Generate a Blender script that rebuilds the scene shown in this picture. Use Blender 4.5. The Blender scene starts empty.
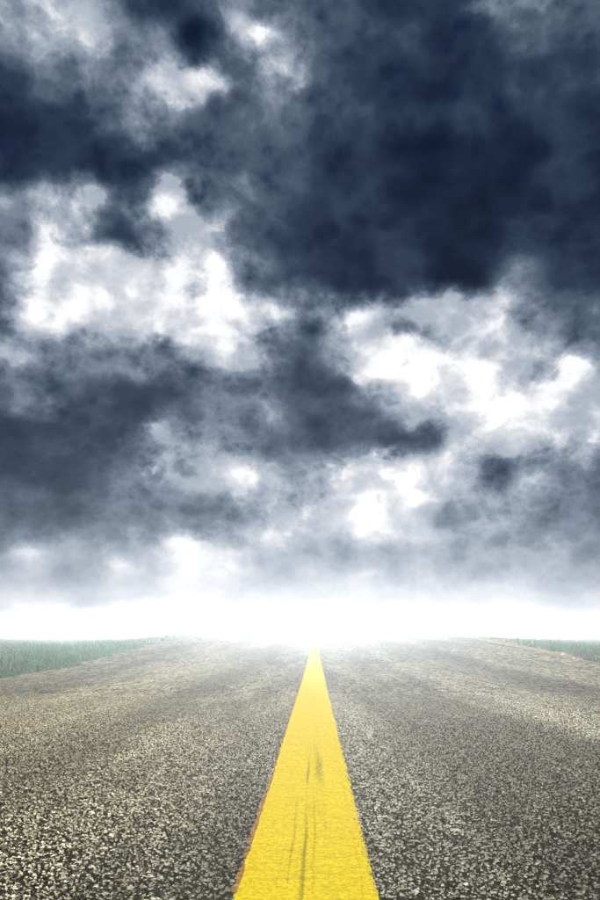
import bpy, math, random
import numpy as np

# ------------------------------------------------------------------ camera
scene = bpy.context.scene
cam_d = bpy.data.cameras.new('camera')
cam = bpy.data.objects.new('camera', cam_d)
scene.collection.objects.link(cam)
cam.location = (0.026, 0.0, 0.5)
cam.rotation_euler = (math.radians(90), 0, 0)
cam_d.sensor_width = 36.0
cam_d.lens = 28.0
cam_d.shift_y = 189.5 / 900
cam_d.shift_x = -15 / 900
cam_d.clip_start = 0.02
cam_d.clip_end = 5000
scene.camera = cam

SUN_EL = math.radians(8)
SUN_AZ = math.radians(180)        # clockwise from the road's direction (+Y): low behind the camera

# ------------------------------------------------------------------ world: storm sky
world = bpy.data.worlds.new('World')
scene.world = world
world.cycles.sampling_method = 'MANUAL'
world.cycles.sample_map_resolution = 512
world.use_nodes = True
NT = world.node_tree
NT.nodes.clear()


class G:
    """small helper that writes node maths as expressions"""
    def __init__(self, nt):
        self.nt = nt

    def put(self, sock, v):
        if hasattr(v, 'is_output') or hasattr(v, 'links'):
            self.nt.links.new(v, sock)
        elif v is not None:
            sock.default_value = v

    def m(self, op, a, b=None, c=None, clamp=False):
        n = self.nt.nodes.new('ShaderNodeMath')
        n.operation = op
        n.use_clamp = clamp
        self.put(n.inputs[0], a)
        if b is not None: self.put(n.inputs[1], b)
        if c is not None: self.put(n.inputs[2], c)
        return n.outputs[0]

    def v(self, op, a, b=None, scale=None):
        n = self.nt.nodes.new('ShaderNodeVectorMath')
        n.operation = op
        self.put(n.inputs[0], a)
        if b is not None: self.put(n.inputs[1], b)
        if scale is not None: self.put(n.inputs['Scale'], scale)
        return n.outputs[0]

    def sep(self, a):
        n = self.nt.nodes.new('ShaderNodeSeparateXYZ')
        self.put(n.inputs[0], a)
        return n.outputs

    def comb(self, x, y, z):
        n = self.nt.nodes.new('ShaderNodeCombineXYZ')
        for i, q in enumerate((x, y, z)): self.put(n.inputs[i], q)
        return n.outputs[0]

    def noise(self, vec, scale, detail=4, rough=0.5, dist=0.0, lac=2.0):
        n = self.nt.nodes.new('ShaderNodeTexNoise')
        self.put(n.inputs['Vector'], vec)
        n.inputs['Scale'].default_value = scale
        n.inputs['Detail'].default_value = detail
        n.inputs['Roughness'].default_value = rough
        n.inputs['Distortion'].default_value = dist
        n.inputs['Lacunarity'].default_value = lac
        return n

    def voro(self, vec, scale, feature='F1', rnd=1.0):
        n = self.nt.nodes.new('ShaderNodeTexVoronoi')
        n.feature = feature
        self.put(n.inputs['Vector'], vec)
        n.inputs['Scale'].default_value = scale
        n.inputs['Randomness'].default_value = rnd
        return n

    def ramp(self, fac, stops, interp='LINEAR'):
        n = self.nt.nodes.new('ShaderNodeValToRGB')
        cr = n.color_ramp
        cr.interpolation = interp
        while len(cr.elements) < len(stops): cr.elements.new(0.5)
        for e, (p, c) in zip(cr.elements, stops):
            e.position = p
        for e, (p, c) in zip(cr.elements, stops):
            e.color = (c[0], c[1], c[2], 1) if hasattr(c, '__len__') else (c, c, c, 1)
        self.put(n.inputs[0], fac)
        return n.outputs[0]

    def mix(self, fac, a, b, mode='MIX'):
        n = self.nt.nodes.new('ShaderNodeMix')
        n.data_type = 'RGBA'
        n.blend_type = mode
        self.put(n.inputs[0], fac)
        for s, q in ((n.inputs[6], a), (n.inputs[7], b)):
            if isinstance(q, tuple) and len(q) == 3: q = q + (1,)
            self.put(s, q)
        return n.outputs[2]

    def rng(self, x, a, b, c=0.0, d=1.0, smooth=True):
        n = self.nt.nodes.new('ShaderNodeMapRange')
        n.interpolation_type = 'SMOOTHSTEP' if smooth else 'LINEAR'
        self.put(n.inputs[0], x)
        for i, q in enumerate((a, b, c, d)): self.put(n.inputs[1 + i], q)
        return n.outputs[0]


# cloud thickness over the road's far end, as seen in bands of elevation (top band first);
# 0 = thin bright veil, 1 = heavy rain cloud
CLOUD = [
 [.68,.58,.52,.75,.80,.72,.60,.68,.76,.84,.78,.80,.74,.60,.62,.70],
 [.62,.52,.50,.62,.62,.82,.38,.52,.78,.84,.86,.87,.84,.68,.77,.78],
 [.82,.68,.60,.60,.38,.34,.72,.50,.76,.82,.88,.89,.86,.82,.82,.84],
 [.93,.90,.76,.64,.56,.70,.72,.70,.73,.80,.82,.82,.78,.86,.89,.90],
 [.92,.92,.90,.86,.80,.72,.76,.82,.86,.91,.92,.92,.88,.92,.97,.96],
 [.58,.42,.38,.68,.30,.62,.68,.80,.89,.97,1.0,1.03,1.03,1.0,.98,.98],
 [.66,.34,.34,.68,.52,.42,.64,.80,.88,.97,1.03,1.05,1.02,.95,.96,.98],
 [.84,.26,.04,.02,.05,.12,.28,.70,.84,.88,.90,.92,.88,.64,.86,.90],
 [.80,.16,.04,.04,.05,.12,.12,.22,.52,.24,.26,.28,.24,.44,.66,.66],
 [.50,.54,.52,.54,.52,.34,.32,.66,.72,.22,.12,.22,.22,.30,.42,.50],
 [.68,.56,.74,.84,.82,.74,.64,.74,.82,.74,.24,.12,.20,.36,.36,.46],
 [.86,.86,.84,.80,.50,.52,.64,.76,.80,.78,.74,.44,.14,.06,.24,.34],
 [.80,.84,.82,.72,.54,.54,.30,.62,.56,.06,.05,.24,.50,.46,.60,.66],
 [.68,.70,.70,.66,.64,.66,.60,.36,.32,.14,.18,.40,.42,.50,.64,.70],
 [.43,.41,.46,.43,.34,.28,.38,.40,.40,.41,.41,.41,.40,.41,.44,.46],
 [.29,.28,.31,.29,.25,.22,.26,.27,.27,.27,.27,.27,.27,.27,.28,.28],
 [0]*16,
]

PUFFS = [
 (65, 14, 22, 14, -.08), (170, 62, 14, 22, -.12), (200, 84, 34, 12, -.16), (262, 50, 20, 30, -.13),
 (228, 18, 10, 12, -.10), (140, 100, 14, 26, -.08), (200, 40, 26, 22, .12), (235, 68, 14, 12, .10), (330, 270, 90, 30, .06), (470, 292, 40, 18, .16), (375, 300, 40, 14, .20), (176, 208, 20, 15, -.20), (125, 232, 42, 18, .18),
 (20, 222, 14, 16, .18), (193, 296, 15, 13, .22), (258, 292, 20, 14, .18), (318, 332, 24, 9, .16),
 (411, 335, 18, 11, .34), (462, 348, 26, 16, .20), (415, 367, 8, 5, .18), (95, 345, 17, 22, .26), (160, 350, 14, 10, .22),
 (50, 365, 26, 30, .12), (151, 426, 9, 10, -.40), (146, 474, 9, 8, -.32), (242, 484, 11, 24, -.26), (222, 472, 18, 9, -.16), (185, 455, 40, 26, -.10),
 (265, 412, 12, 14, -.18), (580, 378, 14, 14, -.30), (525, 422, 40, 12, -.16), (415, 440, 26, 18, .20), (487, 465, 16, 20, .12),
 (502, 300, 12, 12, -.26), (375, 490, 46, 28, -.14), (520, 20, 16, 24, -.10), (488, 8, 14, 10, -.12),
 (118, 570, 14, 10, -.14), (30, 560, 26, 12, -.14), (200, 556, 40, 18, -.12), (300, 85, 8, 8, -.25),
]


def build_sky():
    g = G(NT)
    tc = NT.nodes.new('ShaderNodeTexCoord')
    d = tc.outputs['Generated']
    x, y, z = g.sep(d)
    # flattened direction: clouds bunch up towards the horizon
    flat = g.comb(x, y, g.m('MULTIPLY', z, 1.25))
    w1 = g.noise(flat, 5.0, 5, 0.55)
    w2 = g.noise(g.v('ADD', flat, (7.3, 2.1, 5.5)), 19.0, 8, 0.62)
    wa = g.v('SCALE', g.v('SUBTRACT', w1.outputs['Color'], (.5, .5, .5)), scale=0.05)
    wb = g.v('SCALE', g.v('SUBTRACT', w2.outputs['Color'], (.5, .5, .5)), scale=0.055)
    dw = g.v('ADD', d, g.v('ADD', wa, wb))
    xw, yw, zw = g.sep(dw)
    ys = g.m('MAXIMUM', yw, 0.08)
    u = g.m('DIVIDE', xw, ys)
    v = g.m('DIVIDE', zw, ys)
    # column position 0..1 across the mapped part of the sky
    cu = g.m('MULTIPLY_ADD', u, 700 / 600, 315 / 600)
    t = g.m('MAXIMUM', g.m('MULTIPLY_ADD', v, -700 / 40, 644 / 40), 0.0)
    acc = None
    for i, row in enumerate(CLOUD):
        r = g.ramp(cu, [(k / 15, c) for k, c in enumerate(row)], 'CARDINAL')
        wgt = g.rng(g.m('ABSOLUTE', g.m('SUBTRACT', t, float(i))), 0.0, 1.0, 1.0, 0.0)
        acc = g.m('MULTIPLY', r, wgt) if acc is None else g.m('MULTIPLY_ADD', r, wgt, acc)
    below = g.m('SUBTRACT', t, 16.0, clamp=True)
    # the rest of the sky: the same kind of cloud, placed by noise
    big = g.noise(flat, 2.3, 3, 0.5, 0.3).outputs['Fac']
    gen = g.rng(big, 0.38, 0.60, 0.05, 0.92)
    gen = g.m('MULTIPLY', gen, g.rng(zw, 0.03, 0.22))
    inside = g.m('MULTIPLY', g.rng(g.m('ABSOLUTE', u), 0.46, 0.62, 1.0, 0.0), g.rng(v, 0.92, 1.10, 1.0, 0.0))
    inside = g.m('MULTIPLY', inside, g.rng(yw, 0.1, 0.3))
    # single puffs and breaks: (x, y, half width, half height, thickness change)
    for (bx, by, rx, ry, amp) in PUFFS:
        e = g.m('MULTIPLY', g.m('SUBTRACT', u, (bx - 315) / 700), 700 / rx)
        f = g.m('MULTIPLY', g.m('SUBTRACT', v, (644 - by) / 700), 700 / ry)
        r2 = g.m('MULTIPLY_ADD', e, e, g.m('MULTIPLY', f, f))
        acc = g.m('MULTIPLY_ADD', g.m('EXPONENT', g.m('MULTIPLY', r2, -.75)), amp * .9, acc)
    cov = g.m('ADD', g.m('MULTIPLY', acc, inside), g.m('MULTIPLY', gen, g.m('SUBTRACT', 1.0, inside)))
    cov = g.ramp(g.m('DIVIDE', cov, 1.1), [(q / 1.1, c) for q, c in ((0, 0), (.14, .06), (.26, .20), (.38, .41), (.52, .55), (.70, .715), (.90, .90), (1.1, 1.05))])
    # billows: finer and sharper, strongest at cloud edges, fading in the horizon haze
    b1 = g.noise(g.v('ADD', flat, (3.1, 9.2, 1.7)), 13.0, 9, 0.56, 0.15).outputs['Fac']
    nz = g.noise(g.v('ADD', flat, (1.1, 4.2, 8.7)), 22.0, 5, 0.6)
    q = g.v('ADD', flat, g.v('SCALE', g.v('SUBTRACT', nz.outputs['Color'], (.5, .5, .5)), scale=0.03))
    qx, qy, qz = g.sep(q)
    den = g.m('ADD', qy, 1.2)
    vo = g.voro(g.comb(g.m('DIVIDE', qx, den), g.m('DIVIDE', qz, den), 0.0), 33.0, 'SMOOTH_F1')
    vo.voronoi_dimensions = '2D'
    vo.inputs['Detail'].default_value = 4.0
    vo.inputs['Roughness'].default_value = 0.57
    vo.inputs['Lacunarity'].default_value = 2.2
    vo.inputs['Smoothness'].default_value = 0.35
    puff = g.m('SUBTRACT', 0.76, vo.outputs['Distance'])
    n1 = g.m('SUBTRACT', b1, 0.5)
    low = g.rng(z, 0.04, 0.24, 0.15, 1.0)
    # ragged field: where cloud ends and the bright veil shows; soft field: how thick it is inside
    rag = g.m('ADD', cov, g.m('MULTIPLY', g.m('ADD', g.m('MULTIPLY', n1, 0.90), g.m('MULTIPLY', puff, 0.42)), low))
    soft = g.m('ADD', cov, g.m('MULTIPLY', g.m('ADD', g.m('MULTIPLY', n1, 0.68), g.m('MULTIPLY', puff, 0.34)),
                               g.m('MULTIPLY', low, g.rng(cov, 0.5, 0.85, 1.0, 0.36))))
    edge = g.rng(rag, 0.08, 0.36)
    edge = g.m('ADD', g.m('MULTIPLY', edge, low), g.m('SUBTRACT', 1.0, low))
    vol = g.noise(g.v('ADD', flat, (2.4, 5.9, 0.8)), 6.5, 6, 0.5, 0.6).outputs['Fac']
    vol = g.m('MULTIPLY', g.m('SUBTRACT', vol, 0.5), g.m('MULTIPLY', g.rng(cov, 0.3, 0.6, 0.0, 0.55), low))
    thick = g.m('ADD', soft, vol)
    D = g.m('MULTIPLY', thick, g.m('MULTIPLY_ADD', edge, 0.62, 0.38))
    veil = g.noise(g.v('ADD', flat, (6.1, 0.2, 2.7)), 17.0, 7, 0.55, 0.3).outputs['Fac']
    veil = g.m('MULTIPLY', g.rng(veil, 0.34, 0.64), 0.30)
    D = g.m('ADD', D, g.m('MULTIPLY', veil, g.m('MULTIPLY', g.rng(D, 0.0, 0.45, 1.0, 0.0), low)))
    D = g.m('DIVIDE', D, 1.03, clamp=True)

    def s(c):
        return tuple(((q / 255) / 12.92 if q / 255 < .04045 else ((q / 255 + .055) / 1.055) ** 2.4) for q in c)
    col = g.ramp(D, [
        (0.00, (1.9, 1.9, 1.92)), (0.05, (1.05, 1.05, 1.06)), (0.17, s((226, 228, 233))),
        (0.34, s((178, 186, 199))), (0.50, s((124, 138, 156))), (0.64, s((84, 99, 118))),
        (0.78, s((45, 61, 83))), (0.90, s((18, 33, 60))), (1.0, s((4, 16, 42)))])
    sky = NT.nodes.new('ShaderNodeTexSky')
    sky.sky_type = 'NISHITA'
    sky.sun_disc = False
    sky.sun_elevation = SUN_EL
    sky.sun_rotation = SUN_AZ
    sky.dust_density = 3.0
    # cloud radiance in the same unit as the Sky Texture (both go through Background 0.1)
    cl = g.v('SCALE', col, scale=10.0 * CLOUD_LEVEL)
    cover = g.rng(D, 0.0, 0.12, 0.80, 0.995)
    out = g.mix(cover, sky.outputs[0], cl)
    bg = NT.nodes.new('ShaderNodeBackground')
    NT.links.new(out, bg.inputs[0])
    bg.inputs[1].default_value = 0.1
    wo = NT.nodes.new('ShaderNodeOutputWorld')
    NT.links.new(bg.outputs[0], wo.inputs[0])


EXPOSURE = 1.6
CLOUD_LEVEL = 2 ** -EXPOSURE
build_sky()

# ------------------------------------------------------------------ sun and exposure
sun_d = bpy.data.lights.new('sun', 'SUN')
sun_d.energy = 5.0
sun_d.angle = math.radians(14)
sun_d.color = (1.0, 0.985, 0.96)
sun = bpy.data.objects.new('sun', sun_d)
scene.collection.objects.link(sun)
sun.rotation_euler = (math.radians(90) - SUN_EL, 0, math.radians(180) - SUN_AZ)
sun.location = (3, -30, 20)

vs = scene.view_settings
vs.view_transform = 'Standard'
vs.look = 'None'
vs.exposure = EXPOSURE
vs.gamma = 1
vs.use_curve_mapping = False
scene.cycles.volume_bounces = 1
scene.cycles.max_bounces = 6

rs = np.random.RandomState(7)
random.seed(7)

# ------------------------------------------------------------------ lie of the land


def smooth_interp(ds, zs):
    X = np.arange(-80, 320, 0.25)
    Z = np.interp(X, ds, zs)
    k = np.hanning(17); k /= k.sum()
    P = np.concatenate([np.full(8, Z[0]), Z, np.full(8, Z[-1])])
    Z = np.convolve(P, k, 'valid')
    return lambda d: np.interp(d, X, Z)


TAIL_D = [64, 80, 110, 180, 320]
zC = smooth_interp([-80, 0, 9, 14, 20, 30, 40, 50, 58] + TAIL_D, [0, 0, 0, .025, .19, .50, .73, .88, .93, .92, .8, .5, 0, 0])
zL = smooth_interp([-80, 0, 8.5, 11, 14.8, 20, 25, 32, 40, 50, 58] + TAIL_D, [0, 0, 0, .03, .18, .38, .55, .73, .86, .93, .94, .92, .8, .5, 0, 0])
zR = smooth_interp([-80, 0, 7, 11, 15, 18, 23, 32, 40, 50, 58] + TAIL_D, [0, 0, 0.02, .10, .27, .36, .52, .72, .85, .93, .94, .92, .8, .5, 0, 0])
zF = smooth_interp([-80, 0, 8.5, 11, 15, 25, 45, 80, 150, 220, 320], [0, 0, 0, .05, .17, .36, .55, .67, .82, .90, .9])


def wob(d, seed, amp):
    return amp * (np.sin(d * 1.3 + seed) * .4 + np.sin(d * 2.9 + seed * 2.3) * .3 + np.sin(d * 6.1 + seed * 4.1) * .2 + np.sin(d * 13.7 + seed) * .1)


def HL(d): return np.interp(d, [12, 25, 45, 60, 90], [4.02, 4.75, 5.8, 6.4, 6.4])
def HR(d): return np.interp(d, [11, 16, 22, 40, 60, 90], [4.5, 4.75, 5.2, 6.4, 7.0, 7.0])
def XL(d): return HL(d) + wob(d, 1.0, .05)
def XR(d): return HR(d) + wob(d, 5.0, .05)


def road_z(x, d):
    x = np.asarray(x, float); d = np.asarray(d, float)
    c = zC(d); a = np.clip(np.abs(x) / np.where(x < 0, HL(d), HR(d)), 0, 1.15)
    e = np.where(x < 0, zL(d), zR(d))
    return c + (e - c) * a ** 1.3


def ground_z(x, d):
    x = np.asarray(x, float); d = np.asarray(d, float)
    half = np.where(x < 0, HL(d), HR(d))
    o = np.abs(x) - half                       # metres beyond the road edge
    e = np.where(x < 0, zL(d), zR(d))
    bump = .02 * np.sin(x * 1.7 + d * .8) + .02 * np.sin(x * .6 - d * 1.1)
    w = np.clip((o - .8) / 4.5, 0, 1); w = w * w * (3 - 2 * w)
    e2 = e + (np.minimum(zF(d), e + 1) - e) * w
    out = e2 - .03 - .05 * np.clip(o / 1.5, 0, 1) + bump * np.clip(o, 0, 1)
    inn = road_z(x, d) - .12
    return np.where(o < -.25, inn, np.where(o < 0, inn + (e - .03 - inn) * (o + .25) / .25, out))


# ------------------------------------------------------------------ mesh helpers
COL = scene.collection


def mesh_obj(name, V, F, mat=None, parent=None, smooth=False):
    me = bpy.data.meshes.new(name)
    me.from_pydata([tuple(q) for q in V], [], [tuple(f) for f in F])
    me.update()
    if smooth: me.polygons.foreach_set('use_smooth', [True] * len(me.polygons))
    o = bpy.data.objects.new(name, me)
    COL.objects.link(o)
    if mat: me.materials.append(mat)
    if parent: o.parent = parent
    return o


def fast_mesh(name, V, loops, sizes, mat, parent=None, smooth=False):
    """numpy mesh: V (n,3), loops flat vertex indices, sizes per face"""
    me = bpy.data.meshes.new(name)
    me.vertices.add(len(V)); me.vertices.foreach_set('co', np.asarray(V, np.float32).ravel())
    me.loops.add(len(loops)); me.loops.foreach_set('vertex_index', np.asarray(loops, np.int32))
    st = np.concatenate([[0], np.cumsum(sizes)[:-1]]).astype(np.int32)
    me.polygons.add(len(sizes)); me.polygons.foreach_set('loop_start', st)
    me.polygons.foreach_set('use_smooth', np.full(len(sizes), smooth))
    me.update(calc_edges=True); me.validate()
    me.materials.append(mat)
    o = bpy.data.objects.new(name, me)
    COL.objects.link(o)
    if parent: o.parent = parent
    return o


def grid_obj(name, xs_of, ds, n, zfun, mat, parent=None, smooth=True, skirt=0.0):
    """sheet: rows at distances ds, n columns from xs_of(d) = (x0, x1)"""
    V = []; F = []
    for d in ds:
        x0, x1 = xs_of(d)
        for k in range(n):
            x = x0 + (x1 - x0) * k / (n - 1)
            V.append((x, d, float(zfun(x, d))))
    for r in range(len(ds) - 1):
        for k in range(n - 1):
            a = r * n + k
            F.append((a, a + 1, a + n + 1, a + n))
    if skirt:
        for k0 in (0, n - 1):
            base = len(V)
            for r in range(len(ds)):
                q = V[r * n + k0]; V.append((q[0] + (-.01 if k0 == 0 else .01), q[1], q[2] - skirt))
            for r in range(len(ds) - 1):
                a, b, c, e = r * n + k0, (r + 1) * n + k0, base + r + 1, base + r
                F.append((a, b, c, e) if k0 == 0 else (b, a, e, c))
    return mesh_obj(name, V, F, mat, parent, smooth)


def new_mat(name):
    m = bpy.data.materials.new(name); m.use_nodes = True
    nt = m.node_tree
    b = nt.nodes['Principled BSDF']
    return m, G(nt), b


def pos(g):
    n = g.nt.nodes.new('ShaderNodeNewGeometry')
    return n.outputs['Position'], n


def bump(g, b, h, strength, dist):
    n = g.nt.nodes.new('ShaderNodeBump')
    n.inputs['Strength'].default_value = strength
    n.inputs['Distance'].default_value = dist
    g.put(n.inputs['Height'], h)
    g.nt.links.new(n.outputs[0], b.inputs['Normal'])


# ------------------------------------------------------------------ materials
def wear_tone(g, P):
    """broad worn and oily zones of the road surface, 0 dark .. 1 pale; long along the road"""
    x, y, z = g.sep(P)
    q = g.comb(x, g.m('MULTIPLY', y, 0.06), 1.3)
    n1 = g.noise(q, 1.15, 4, 0.55, 0.4).outputs['Fac']
    q2 = g.comb(g.m('MULTIPLY', x, 1.0), g.m('MULTIPLY', y, 0.16), 3.0)
    n2 = g.noise(q2, 3.0, 4, 0.6).outputs['Fac']
    t = g.m('ADD', g.m('MULTIPLY', n1, .7), g.m('MULTIPLY', n2, .3))
    t = g.rng(t, .36, .64)
    # oily wheel paths, one in each lane, and pale worn strip beside the line
    def band(c, wd, amp):
        wx = g.m('ADD', x, g.m('MULTIPLY', g.m('SUBTRACT', n2, .5), .9))
        a = g.m('ABSOLUTE', g.m('SUBTRACT', wx, c))
        return g.m('MULTIPLY', g.rng(a, 0.0, wd, 1.0, 0.0), amp)
    t = g.m('SUBTRACT', t, band(0.80, .45, .30))
    t = g.m('SUBTRACT', t, band(2.75, .6, .42))
    t = g.m('SUBTRACT', t, band(-1.0, .5, .42))
    t = g.m('ADD', t, band(1.65, .6, .42))
    t = g.m('ADD', t, band(-2.1, .8, .32))
    return g.m('MAXIMUM', g.m('MINIMUM', t, 1.0), 0.0)


def mat_asphalt():
    m, g, b = new_mat('asphalt')
    P, _ = pos(g)
    x, y, z = g.sep(P)
    t = wear_tone(g, P)
    v1 = g.voro(g.comb(x, y, 0.0), 95)
    cell = g.sep(v1.outputs['Color'])[0]
    v2 = g.voro(g.comb(x, g.m('MULTIPLY', y, .45), 2.0), 38)
    cell2 = g.sep(v2.outputs['Color'])[1]
    v3 = g.sep(g.voro(g.comb(x, g.m('MULTIPLY', y, .2), 4.0), 26).outputs['Color'])[0]
    v4 = g.noise(g.comb(x, g.m('MULTIPLY', y, .3), 4.0), 16, 3, .7).outputs['Fac']
    far = g.rng(y, 3.0, 7.0)
    grain = g.m('ADD', g.m('MULTIPLY', g.m('MULTIPLY', cell, cell), .55), g.m('MULTIPLY', g.m('MULTIPLY', cell2, cell2), .45))
    g2 = g.m('ADD', g.m('MULTIPLY', v3, .75), g.m('MULTIPLY', g.rng(v4, .35, .65), .25))
    v5 = g.sep(g.voro(g.comb(x, y, 7.0), 150).outputs['Color'])[2]
    fine = g.m('ADD', g.m('MULTIPLY', cell, .6), g.m('MULTIPLY', v5, .4))
    coarse = g.m('ADD', g.m('MULTIPLY', grain, .42), g.m('MULTIPLY', g2, .58))
    grain = g.m('ADD', g.m('MULTIPLY', fine, g.m('SUBTRACT', 1.0, far)), g.m('MULTIPLY', coarse, far))
    # bare binder between the loose chips close by, a mean stone tone where single chips cannot be seen
    stone = g.ramp(grain, [(0.0, (.01, .008, .004)), (.25, (.04, .036, .020)), (.46, (.17, .157, .106)), (.72, (.31, .292, .215)), (1, (.46, .44, .35))])
    tone = g.m('MULTIPLY_ADD', t, .80, .50)
    stone = g.v('SCALE', stone, scale=tone)
    binder = g.v('SCALE', g.ramp(cell, [(0, (.005, .004, .001)), (1, (.02, .017, .007))]), scale=1.0)
    nearf = g.rng(g.m('ADD', y, g.m('MULTIPLY', g.m('SUBTRACT', cell2, .5), 1.6)), 3.2, 6.0)
    side = g.rng(g.m('SUBTRACT', g.m('ABSOLUTE', x), g.m('MULTIPLY', y, .47)), .24, .34)
    nearf = g.m('MAXIMUM', nearf, g.m('MAXIMUM', side, g.rng(y, .92, 1.0, 1.0, 0.0)))
    col = g.mix(nearf, binder, stone)
    g.put(b.inputs['Base Color'], col)
    b.inputs['Roughness'].default_value = .8
    b.inputs['Specular IOR Level'].default_value = .05
    bump(g, b, grain, .6, .004)
    return m


def mat_chips():
    m, g, b = new_mat('stone_chip')
    P, n = pos(g)
    r = n.outputs['Random Per Island']
    t = wear_tone(g, P)
    x, y, z = g.sep(P)
    warm = g.rng(x, -1.6, .6)
    ca = g.ramp(r, [(0, (.006, .005, .002)), (.26, (.026, .023, .013)), (.42, (.125, .116, .080)), (.8, (.235, .222, .168)), (1, (.30, .288, .23))])
    cb = g.ramp(r, [(0, (.006, .005, .001)), (.26, (.028, .023, .008)), (.42, (.128, .112, .058)), (.8, (.235, .212, .128)), (1, (.30, .28, .19))])
    c = g.mix(warm, cb, ca)
    fine = g.noise(P, 600, 2, .6).outputs['Fac']
    sc = g.m('MULTIPLY', g.m('MULTIPLY_ADD', t, .80, .50), g.m('MULTIPLY_ADD', fine, .5, .75))
    g.put(b.inputs['Base Color'], g.v('SCALE', c, scale=sc))
    b.inputs['Roughness'].default_value = .65
    b.inputs['Specular IOR Level'].default_value = .05
    return m


def mat_yellow():
    m, g, b = new_mat('yellow_road_paint')
    P, _ = pos(g)
    x, y, z = g.sep(P)
    base = g.mix(g.noise(g.comb(g.m('MULTIPLY', x, .5), y, 0.0), 9, 5, .6).outputs['Fac'], (.86, .60, .0), (.90, .69, .0))
    # fine brush ridges lying across the line
    rid = g.noise(g.comb(g.m('MULTIPLY', x, .05), y, 0.0), 105, 4, .75).outputs['Fac']
    ridm = g.rng(rid, .47, .68)
    base = g.mix(g.m('MULTIPLY', ridm, .42), base, (.52, .30, .0))
    # scuffed tyre tracks down the middle
    sp = g.noise(g.comb(x, g.m('MULTIPLY', y, .5), 1.0), 120, 4, .7).outputs['Fac']
    lng = g.noise(g.comb(x, g.m('MULTIPLY', y, .02), 5.0), 60, 2, .5).outputs['Fac']
    wx = g.m('ADD', x, g.m('MULTIPLY', g.m('SUBTRACT', g.noise(P, 1.2, 2, .5).outputs['Fac'], .5), .03))

    def track(c, w, y0, y1, amp):
        a = g.rng(g.m('ABSOLUTE', g.m('SUBTRACT', wx, c)), 0.0, w, 1.0, 0.0)
        e = g.m('MULTIPLY', g.rng(y, y0 - .25, y0 + .3), g.rng(y, y1, y1 + .9, 1.0, 0.0))
        return g.m('MULTIPLY', g.m('MULTIPLY', a, e), amp)
    tr = track(.002, .010, .9, 2.3, .55)
    tr = g.m('ADD', tr, track(-.028, .009, .9, 1.75, .42))
    tr = g.m('ADD', tr, track(-.048, .008, .9, 1.5, .30))
    tr = g.m('ADD', tr, track(.024, .008, 1.2, 1.9, .30))
    tr = g.m('ADD', tr, track(.046, .026, 1.8, 2.7, .36))
    tr = g.m('ADD', tr, track(.050, .018, .9, 1.6, .22))
    tr = g.m('ADD', tr, track(.0, .07, 1.3, 3.6, .16))
    tr = g.m('ADD', tr, track(.03, .06, 2.4, 6.5, .22))
    tr = g.m('MULTIPLY', tr, g.rng(lng, .25, .6, .5, 1.2))
    dash = g.noise(g.comb(g.m('MULTIPLY', x, .33), y, 2.0), 230, 3, .65).outputs['Fac']
    spk = g.m('ADD', g.m('MULTIPLY', dash, .65), g.m('MULTIPLY', sp, .35))
    hole = g.rng(g.m('SUBTRACT', spk, g.m('MULTIPLY_ADD', tr, -.34, .62)), 0.0, .13)
    hole = g.m('MULTIPLY', g.m('MULTIPLY', hole, g.rng(tr, .02, .2)), .55)
    base = g.mix(hole, base, (.07, .042, .002))
    pit = g.rng(g.noise(P, 170, 2, .5).outputs['Fac'], .66, .74)
    base = g.mix(g.m('MULTIPLY', pit, .5), base, (.18, .10, .0))
    gc = g.sep(g.voro(g.comb(x, y, 1.0), 130).outputs['Color'])[0]
    base = g.v('SCALE', base, scale=g.m('MULTIPLY_ADD', gc, .30, .80))
    g.put(b.inputs['Base Color'], base)
    b.inputs['Roughness'].default_value = .9
    b.inputs['Specular IOR Level'].default_value = .03
    h = g.m('SUBTRACT', g.m('ADD', g.m('MULTIPLY', rid, .5), g.m('MULTIPLY', sp, .4)), hole)
    vb = g.voro(g.comb(x, y, 0.0), 120).outputs['Distance']
    h = g.m('ADD', h, g.m('MULTIPLY', vb, .9))
    bump(g, b, h, .7, .0025)
    return m


def mat_old_paint():
    m, g, b = new_mat('old_orange_paint')
    P, _ = pos(g)
    n = g.noise(P, 60, 5, .7).outputs['Fac']
    c = g.ramp(n, [(.25, (.06, .03, .008)), (.45, (.32, .13, .01)), (.6, (.52, .24, .01)), (.8, (.62, .36, .02))])
    g.put(b.inputs['Base Color'], c)
    b.inputs['Roughness'].default_value = .8
    b.inputs['Specular IOR Level'].default_value = .15
    bump(g, b, n, .6, .003)
    return m


def mat_dirt():
    m, g, b = new_mat('sandy_dirt')
    P, _ = pos(g)
    n = g.noise(P, 5, 6, .65).outputs['Fac']
    f = g.noise(P, 45, 4, .7).outputs['Fac']
    c = g.ramp(g.m('ADD', g.m('MULTIPLY', n, .6), g.m('MULTIPLY', f, .4)),
               [(.3, (.09, .065, .035)), (.5, (.24, .17, .09)), (.7, (.42, .32, .19))])
    g.put(b.inputs['Base Color'], c)
    b.inputs['Roughness'].default_value = .95
    b.inputs['Specular IOR Level'].default_value = .05
    bump(g, b, f, .8, .02)
    return m


def mat_ground():
    m, g, b = new_mat('meadow_soil')
    P, _ = pos(g)
    n = g.noise(P, .8, 6, .6).outputs['Fac']
    c = g.ramp(n, [(.3, (.014, .012, .012)), (.5, (.010, .022, .012)), (.7, (.016, .04, .02))])
    g.put(b.inputs['Base Color'], c)
    b.inputs['Roughness'].default_value = 1
    b.inputs['Specular IOR Level'].default_value = .02
    bump(g, b, g.noise(P, 14, 4, .7).outputs['Fac'], 1, .05)
    return m


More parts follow.
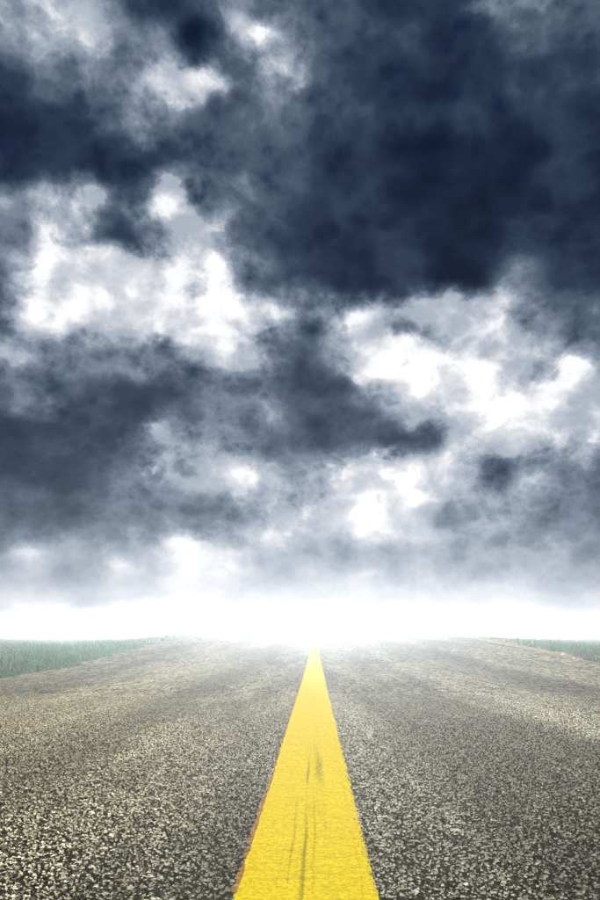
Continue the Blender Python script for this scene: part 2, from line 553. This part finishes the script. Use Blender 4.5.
def mat_grass(name, dead=.0):
    m, g, b = new_mat(name)
    P, n = pos(g)
    r = n.outputs['Random Per Island']
    pat = g.noise(P, .55, 4, .6).outputs['Fac']
    c1 = g.ramp(r, [(0, (.001, .014, .004)), (.5, (.003, .038, .011)), (.85, (.006, .066, .018)), (1, (.03, .075, .020))])
    c2 = g.ramp(r, [(0, (.014, .012, .016)), (.6, (.034, .030, .034)), (1, (.06, .05, .045))])
    c = g.mix(g.rng(pat, .54, .63), c1, c2)
    g.put(b.inputs['Base Color'], c)
    b.inputs['Roughness'].default_value = .6
    b.inputs['Specular IOR Level'].default_value = .05
    b.inputs['Subsurface Weight'].default_value = 0
    return m


def mat_leaf(name, lo, hi):
    m, g, b = new_mat(name)
    P, n = pos(g)
    g.put(b.inputs['Base Color'], g.mix(n.outputs['Random Per Island'], lo, hi))
    b.inputs['Roughness'].default_value = .55
    b.inputs['Specular IOR Level'].default_value = .05
    return m


def mat_stone():
    m, g, b = new_mat('pale_stone')
    P, _ = pos(g)
    n = g.noise(P, 30, 5, .65).outputs['Fac']
    g.put(b.inputs['Base Color'], g.ramp(n, [(.3, (.16, .13, .09)), (.6, (.34, .31, .26)), (.8, (.5, .48, .43))]))
    b.inputs['Roughness'].default_value = .85
    bump(g, b, n, .6, .01)
    return m


M_ASPH, M_CHIP, M_YEL, M_OLD = mat_asphalt(), mat_chips(), mat_yellow(), mat_old_paint()
M_DIRT, M_GROUND, M_GRASS, M_STONE = mat_dirt(), mat_ground(), mat_grass('grass_blade'), mat_stone()

# ------------------------------------------------------------------ ground, shoulders, road
gx = np.unique(np.concatenate([np.linspace(-190, -30, 17), np.linspace(-30, 30, 241), np.linspace(30, 190, 17), [-4.27, -4.03, 4.51, 4.75]]))
gd = np.unique(np.concatenate([np.linspace(-60, 0, 13), np.linspace(0, 60, 121), np.linspace(60, 220, 33)]))
GX, GD = np.meshgrid(gx, gd)
GZ = ground_z(GX, GD)
nx = len(gx)
V = np.stack([GX, GD, GZ], -1).reshape(-1, 3)
F = [(r * nx + k, r * nx + k + 1, (r + 1) * nx + k + 1, (r + 1) * nx + k) for r in range(len(gd) - 1) for k in range(nx - 1)]
ground = mesh_obj('ground', V, F, M_GROUND, smooth=True)
ground['kind'] = 'structure'

ds_fine = np.unique(np.concatenate([np.arange(-20, 0, 1), np.arange(0, 70, .2), np.arange(70, 200, 2.0)]))
road = grid_obj('road', lambda d: (-float(XL(d)), float(XR(d))), ds_fine, 41, road_z, M_ASPH, skirt=.10)
road['kind'] = 'structure'


def shoulder(sgn, wide, seed):
    edge = XL if sgn < 0 else XR

    def span(d):
        e = float(edge(d)) - .06
        w = max(.05, wide(d) + float(wob(d * 1.7, seed, .22)))
        return (sgn * e, sgn * (e + w)) if sgn > 0 else (sgn * (e + w), sgn * e)

    def zf(x, d):
        o = abs(x) - float(edge(d))
        e = float(zL(d) if sgn < 0 else zR(d))
        gz = float(ground_z(x, d))
        return max(gz + .010, e - .012 - .05 * max(0, o)) if o < .3 else gz + .012 + .01 * math.sin(x * 9 + d * 5)
    o = grid_obj('dirt_shoulder', span, np.arange(0, 60, .2), 7, zf, M_DIRT)
    o['kind'] = 'structure'
    return o


shoulder(-1, lambda d: .22, 3.3)
shoulder(1, lambda d: float(np.interp(d, [0, 10, 13, 17, 24, 40], [.2, .22, .5, .75, .7, .4])), 8.1)

# ---- yellow centre line: top coat over a second, slightly shifted coat, over old orange paint
LINE_L, LINE_R = -.124, .127


def line_sheet(name, x0, x1, h, amp, seed, mat, n=9, d0=-8, d1=120):
    ds = np.unique(np.concatenate([np.arange(d0, 0, .5), np.arange(0, 1, .05), np.arange(1, 4, .010), np.arange(4, 8, .05), np.arange(8, 50, .2), np.arange(50, d1, 2.0)]))
    r = np.random.RandomState(seed)
    jl = np.convolve(r.normal(0, 1, len(ds) + 4), np.ones(5) / 5, 'valid') * amp
    jr = np.convolve(r.normal(0, 1, len(ds) + 4), np.ones(5) / 5, 'valid') * amp
    it = {float(d): k for k, d in enumerate(ds)}

    def span(d):
        k = it[float(d)]
        return (x0 + jl[k] + float(wob(d * .8, seed, amp)), x1 + jr[k] + float(wob(d * .8, seed + 2, amp)))
    return grid_obj(name, span, ds, n, lambda x, d: float(road_z(x, d)) + h, mat, road, smooth=False, skirt=h * .9)


line_sheet('old_line_paint', LINE_L - .005, LINE_R - .02, .0022, .008, 11, M_OLD)
line_sheet('line_undercoat', LINE_L + .02, LINE_R + .012, .0034, .003, 21, M_YEL, 7)
line_sheet('centre_line', LINE_L + .002, LINE_R - .006, .0047, .0026, 31, M_YEL, 7)

# ---- loose stone chips of the road surface, close to the camera
def chips():
    def field(n0, d0, d1, xr, prob):
        d = rs.uniform(d0, d1, n0); x = rs.uniform(-xr, xr, n0)
        k = (np.abs(x) < .47 * d + .32) & (np.abs(x) < 3.9)
        k &= (x < LINE_L - .008 + rs.normal(0, .008, n0)) | (x > LINE_R + .010 + rs.normal(0, .005, n0))
        k &= rs.uniform(0, 1, n0) < np.interp(d, *prob)
        return d[k], x[k]
    da, xa = field(780000, .95, 6.5, 3.4, ([0, 2.4, 4.5, 6.5], [1, .85, .5, .1]))
    db, xb = field(150000, 4.5, 13, 3.95, ([4.5, 6.5, 9, 13], [.3, 1, .9, .3]))
    d, x = np.concatenate([da, db]), np.concatenate([xa, xb])
    big = np.concatenate([np.ones(len(da)), np.full(len(db), 1.7)])
    n = len(d)
    K = 3
    size = np.clip(rs.lognormal(math.log(.0036), .24, n) * big, .002, .016)
    h = size * rs.uniform(.35, .8, n) * np.where(big > 1, .28, 1)
    a0 = rs.uniform(0, 6.28, n)
    ang = a0[:, None] + np.arange(K) * 2 * math.pi / K + rs.uniform(-.45, .45, (n, K))
    el = rs.uniform(.7, 1.35, n)[:, None]
    rad = size[:, None] * rs.uniform(.75, 1.2, (n, K))
    cx, cy = np.cos(ang) * rad * el, np.sin(ang) * rad / el
    z0 = road_z(x, d)
    top = rs.uniform(.5, .85, (n, K))
    tx, ty = rs.uniform(-.5, .5, n)[:, None], rs.uniform(-.5, .5, n)[:, None]
    B = np.stack([x[:, None] + cx, d[:, None] + cy, np.repeat(z0[:, None] - .001, K, 1)], -1)
    T = np.stack([x[:, None] + cx * top, d[:, None] + cy * top, z0[:, None] + h[:, None] + tx * cx * top + ty * cy * top], -1)
    V = np.concatenate([B, T], 1).reshape(-1, 3)
    base = (np.arange(n) * 2 * K)[:, None]
    k = np.arange(K); k2 = (k + 1) % K
    sides = np.stack([k, k2, k2 + K, k + K], -1).reshape(1, -1) + base
    caps = (k + K).reshape(1, -1) + base
    loops = np.concatenate([sides, caps], 1).ravel()
    sizes = np.tile(np.array([4] * K + [K]), n)
    o = fast_mesh('stone_chips', V, loops, sizes, M_CHIP, road)
    o['kind'] = 'stuff'
    return n


n_chips = chips()

# ------------------------------------------------------------------ grass on both verges
def blades(px, pd, hgt, wid):
    """every blade: a bent strip of one quad and a tip"""
    n = len(px)
    az = rs.uniform(0, 6.28, n)
    lean = rs.uniform(.1, .75, n) * hgt
    la = rs.uniform(0, 6.28, n)
    z = ground_z(px, pd) - .01
    dx, dy = np.cos(az) * wid / 2, np.sin(az) * wid / 2
    lx, ly = np.cos(la) * lean, np.sin(la) * lean
    P = np.zeros((n, 5, 3))
    P[:, 0] = np.stack([px - dx, pd - dy, z], -1)
    P[:, 1] = np.stack([px + dx, pd + dy, z], -1)
    P[:, 2] = np.stack([px + dx * .8 + lx * .35, pd + dy * .8 + ly * .35, z + hgt * .6], -1)
    P[:, 3] = np.stack([px - dx * .8 + lx * .35, pd - dy * .8 + ly * .35, z + hgt * .6], -1)
    P[:, 4] = np.stack([px + lx, pd + ly, z + hgt], -1)
    b = (np.arange(n) * 5)[:, None]
    loops = (np.array([[0, 1, 2, 3, 3, 2, 4]]) + b).ravel()
    return P.reshape(-1, 3), loops, np.tile([4, 3], n)


def grass(sgn, N, clear):
    d = rs.uniform(0, 1, N) ** 1.7 * 97 + 3
    out = rs.uniform(0, 1, N) ** 1.7 * (.5 * d + 5)
    edge = XL(d) if sgn < 0 else XR(d)
    x = sgn * (edge + clear(d) + out + wob(d * 2.2, 4.4, .12))
    # tufts
    tx = .05 * np.sin(d * 23) + rs.normal(0, .03, N)
    clump = (np.sin(x * 3.1 + d * 1.3) + np.sin(x * 1.3 - d * 2.7) + np.sin(d * 5.3 + x * 6.1)) / 3
    h = rs.uniform(.04, .125, N) * (1 + .9 * clump) * np.interp(d, [0, 20, 45], [1.1, 1, .55]) * np.interp(out, [0, .25], [.55, 1])
    z = ground_z(x, d)
    h = np.minimum(h, .985 - z)
    w = rs.uniform(.007, .015, N) * (1 + d / 25)
    P, L, S = blades(x + tx, d, h, w)
    o = fast_mesh('grass', P, L, S, M_GRASS)
    o['kind'] = 'stuff'
    o['label'] = ('dark green grass with dull bare patches along the left road edge' if sgn < 0
                  else 'misty blue green grass beyond the sandy right shoulder')
    o['category'] = 'grass'
    return o


grass(-1, 90000, lambda d: .10)
grass(1, 75000, lambda d: np.interp(d, [0, 10, 13, 17, 24, 40], [.12, .14, .42, .65, .6, .3]))

# ------------------------------------------------------------------ single plants and stones at the road edge
def tag(o, label, cat, group=None):
    o['label'] = label; o['category'] = cat
    if group: o['group'] = group
    return o


def plant(name, x, d, h, spread, nst, nleaf, leaf, mats, label, seed):
    r = np.random.RandomState(seed)
    root = bpy.data.objects.new(name, None)
    COL.objects.link(root)
    root.location = (x, d, float(ground_z(x, d)))
    root.empty_display_size = .05
    tag(root, label, 'plant', 'plants along the road edge')
    SV, SF, LV, LF = [], [], [], []
    for s in range(nst):
        a = r.uniform(0, 6.28); l = r.uniform(.35, 1) * spread; hh = h * r.uniform(.6, 1)
        pts = [np.array([math.cos(a) * l * t ** 1.4 * 1.0, math.sin(a) * l * t ** 1.4, hh * t]) for t in (0, .35, .7, 1)]
        for q, p in enumerate(pts):
            rad = .004 * (1 - .2 * q)
            for k in range(3):
                SV.append(p + np.array([math.cos(k * 2.1) * rad, math.sin(k * 2.1) * rad, 0]))
        b = len(SV) - 12
        for q in range(3):
            for k in range(3):
                k2 = (k + 1) % 3
                SF.append((b + q * 3 + k, b + q * 3 + k2, b + q * 3 + 3 + k2, b + q * 3 + 3 + k))
        for _ in range(nleaf):
            t = r.uniform(.2, 1.0)
            p = np.array([math.cos(a) * l * t ** 1.4, math.sin(a) * l * t ** 1.4, hh * t])
            la = r.uniform(0, 6.28); up = r.uniform(-.2, .8); ln = leaf * r.uniform(.6, 1.2)
            f = np.array([math.cos(la), math.sin(la), up]); f /= np.linalg.norm(f)
            sd = np.array([-math.sin(la), math.cos(la), 0]) * ln * .28
            b2 = len(LV)
            LV += [p, p + f * ln * .5 + sd, p + f * ln + np.array([0, 0, -.2 * ln]), p + f * ln * .5 - sd, p + f * ln * .5 + np.array([0, 0, -.06 * ln])]
            LF += [(b2, b2 + 1, b2 + 4), (b2 + 1, b2 + 2, b2 + 4), (b2 + 2, b2 + 3, b2 + 4), (b2 + 3, b2, b2 + 4)]
    mesh_obj('stem', SV, SF, mats[0], root)
    mesh_obj('foliage', LV, LF, mats[1], root)
    return root


M_STEM = mat_leaf('weed_stem', (.05, .07, .03), (.08, .10, .04))
M_BRIGHT = mat_leaf('bright_leaf', (.05, .14, .02), (.22, .34, .06))
M_DARK = mat_leaf('dark_leaf', (.020, .020, .022), (.055, .050, .055))
M_MID = mat_leaf('green_leaf', (.012, .06, .02), (.04, .16, .05))
PLANTS = [
 ('weed', 4.83, 11.8, .15, .10, 12, 14, .05, (M_STEM, M_BRIGHT), 'bright yellow-green weed standing at the right road edge, by the frame edge', 1),
 ('shrub', -4.55, 9.95, .20, .20, 26, 22, .05, (M_STEM, M_DARK), 'dark purplish low shrub at the left road edge, near the frame edge', 2),
 ('weed', -4.35, 9.35, .14, .13, 16, 16, .05, (M_STEM, M_MID), 'leafy green weed at the extreme left, in front of the dark low shrub', 3),
 ('weed', -4.6, 11.6, .15, .18, 18, 16, .055, (M_STEM, M_MID), 'leafy green weed at the left road edge, just behind the dark low shrub', 4),
]
for p in PLANTS: plant(*p)


def stone(x, d, s, label, seed):
    r = np.random.RandomState(seed)
    V, F = [], []
    nr, nk = 4, 7
    for i in range(nr):
        th = (i + .15) / (nr - .2) * math.pi * .5
        for k in range(nk):
            a = k * 2 * math.pi / nk + r.uniform(-.2, .2)
            rr = s * math.cos(th) * r.uniform(.8, 1.15)
            V.append((rr * math.cos(a) * 1.3, rr * math.sin(a), s * .75 * math.sin(th) * r.uniform(.85, 1.1) - .012))
    V.append((0, 0, s * .75))
    for i in range(nr - 1):
        for k in range(nk):
            k2 = (k + 1) % nk
            F.append((i * nk + k, i * nk + k2, (i + 1) * nk + k2, (i + 1) * nk + k))
    for k in range(nk): F.append(((nr - 1) * nk + k, (nr - 1) * nk + (k + 1) % nk, nr * nk))
    o = mesh_obj('roadside_stone', V, F, M_STONE)
    o.location = (x, d, float(ground_z(x, d)) + .012)
    o.rotation_euler = (0, 0, r.uniform(0, 6))
    return tag(o, label, 'stone', 'pale stones along the right road edge')


ORD = ['nearest to the bright weed', 'second', 'third', 'fourth', 'fifth', 'sixth', 'seventh', 'farthest']
SPOTS = [(4.70, 12.45, .035), (4.74, 12.75, .045), (4.76, 13.3, .03), (4.95, 13.9, .055), (4.85, 14.5, .03), (5.0, 15.2, .05), (4.9, 16.2, .04), (5.05, 17.4, .045)]
for i, (x, d, s) in enumerate(SPOTS):
    if i == 0: lb = 'pale stone on the right sandy shoulder, nearest to the bright weed'
    elif i == 7: lb = 'pale stone on the right sandy shoulder, farthest from the bright weed'
    else: lb = ORD[i] + ' pale stone along the right sandy shoulder, counted from the bright weed'
    stone(x, d, s * .85, lb, 40 + i)

# ------------------------------------------------------------------ ground mist
def haze():
    x0, x1, y0, y1, za, zb = -195, 195, -65, 225, -1.2, 1.02
    V = [(x, y, z) for z in (za, zb) for y in (y0, y1) for x in (x0, x1)]
    F = [(0, 2, 3, 1), (4, 5, 7, 6), (0, 1, 5, 4), (2, 6, 7, 3), (0, 4, 6, 2), (1, 3, 7, 5)]
    m = bpy.data.materials.new('ground_mist'); m.use_nodes = True
    nt = m.node_tree; nt.nodes.clear()
    o = nt.nodes.new('ShaderNodeOutputMaterial')
    p = nt.nodes.new('ShaderNodeVolumePrincipled')
    p.inputs['Color'].default_value = (.88, .94, 1, 1)
    p.inputs['Density'].default_value = .0030
    p.inputs['Anisotropy'].default_value = -.65
    nt.links.new(p.outputs[0], o.inputs['Volume'])
    ob = mesh_obj('haze', V, F, m)
    ob['kind'] = 'stuff'
    ob['label'] = 'low white mist lying over the road and meadow'
    ob['category'] = 'mist'


haze()
pass
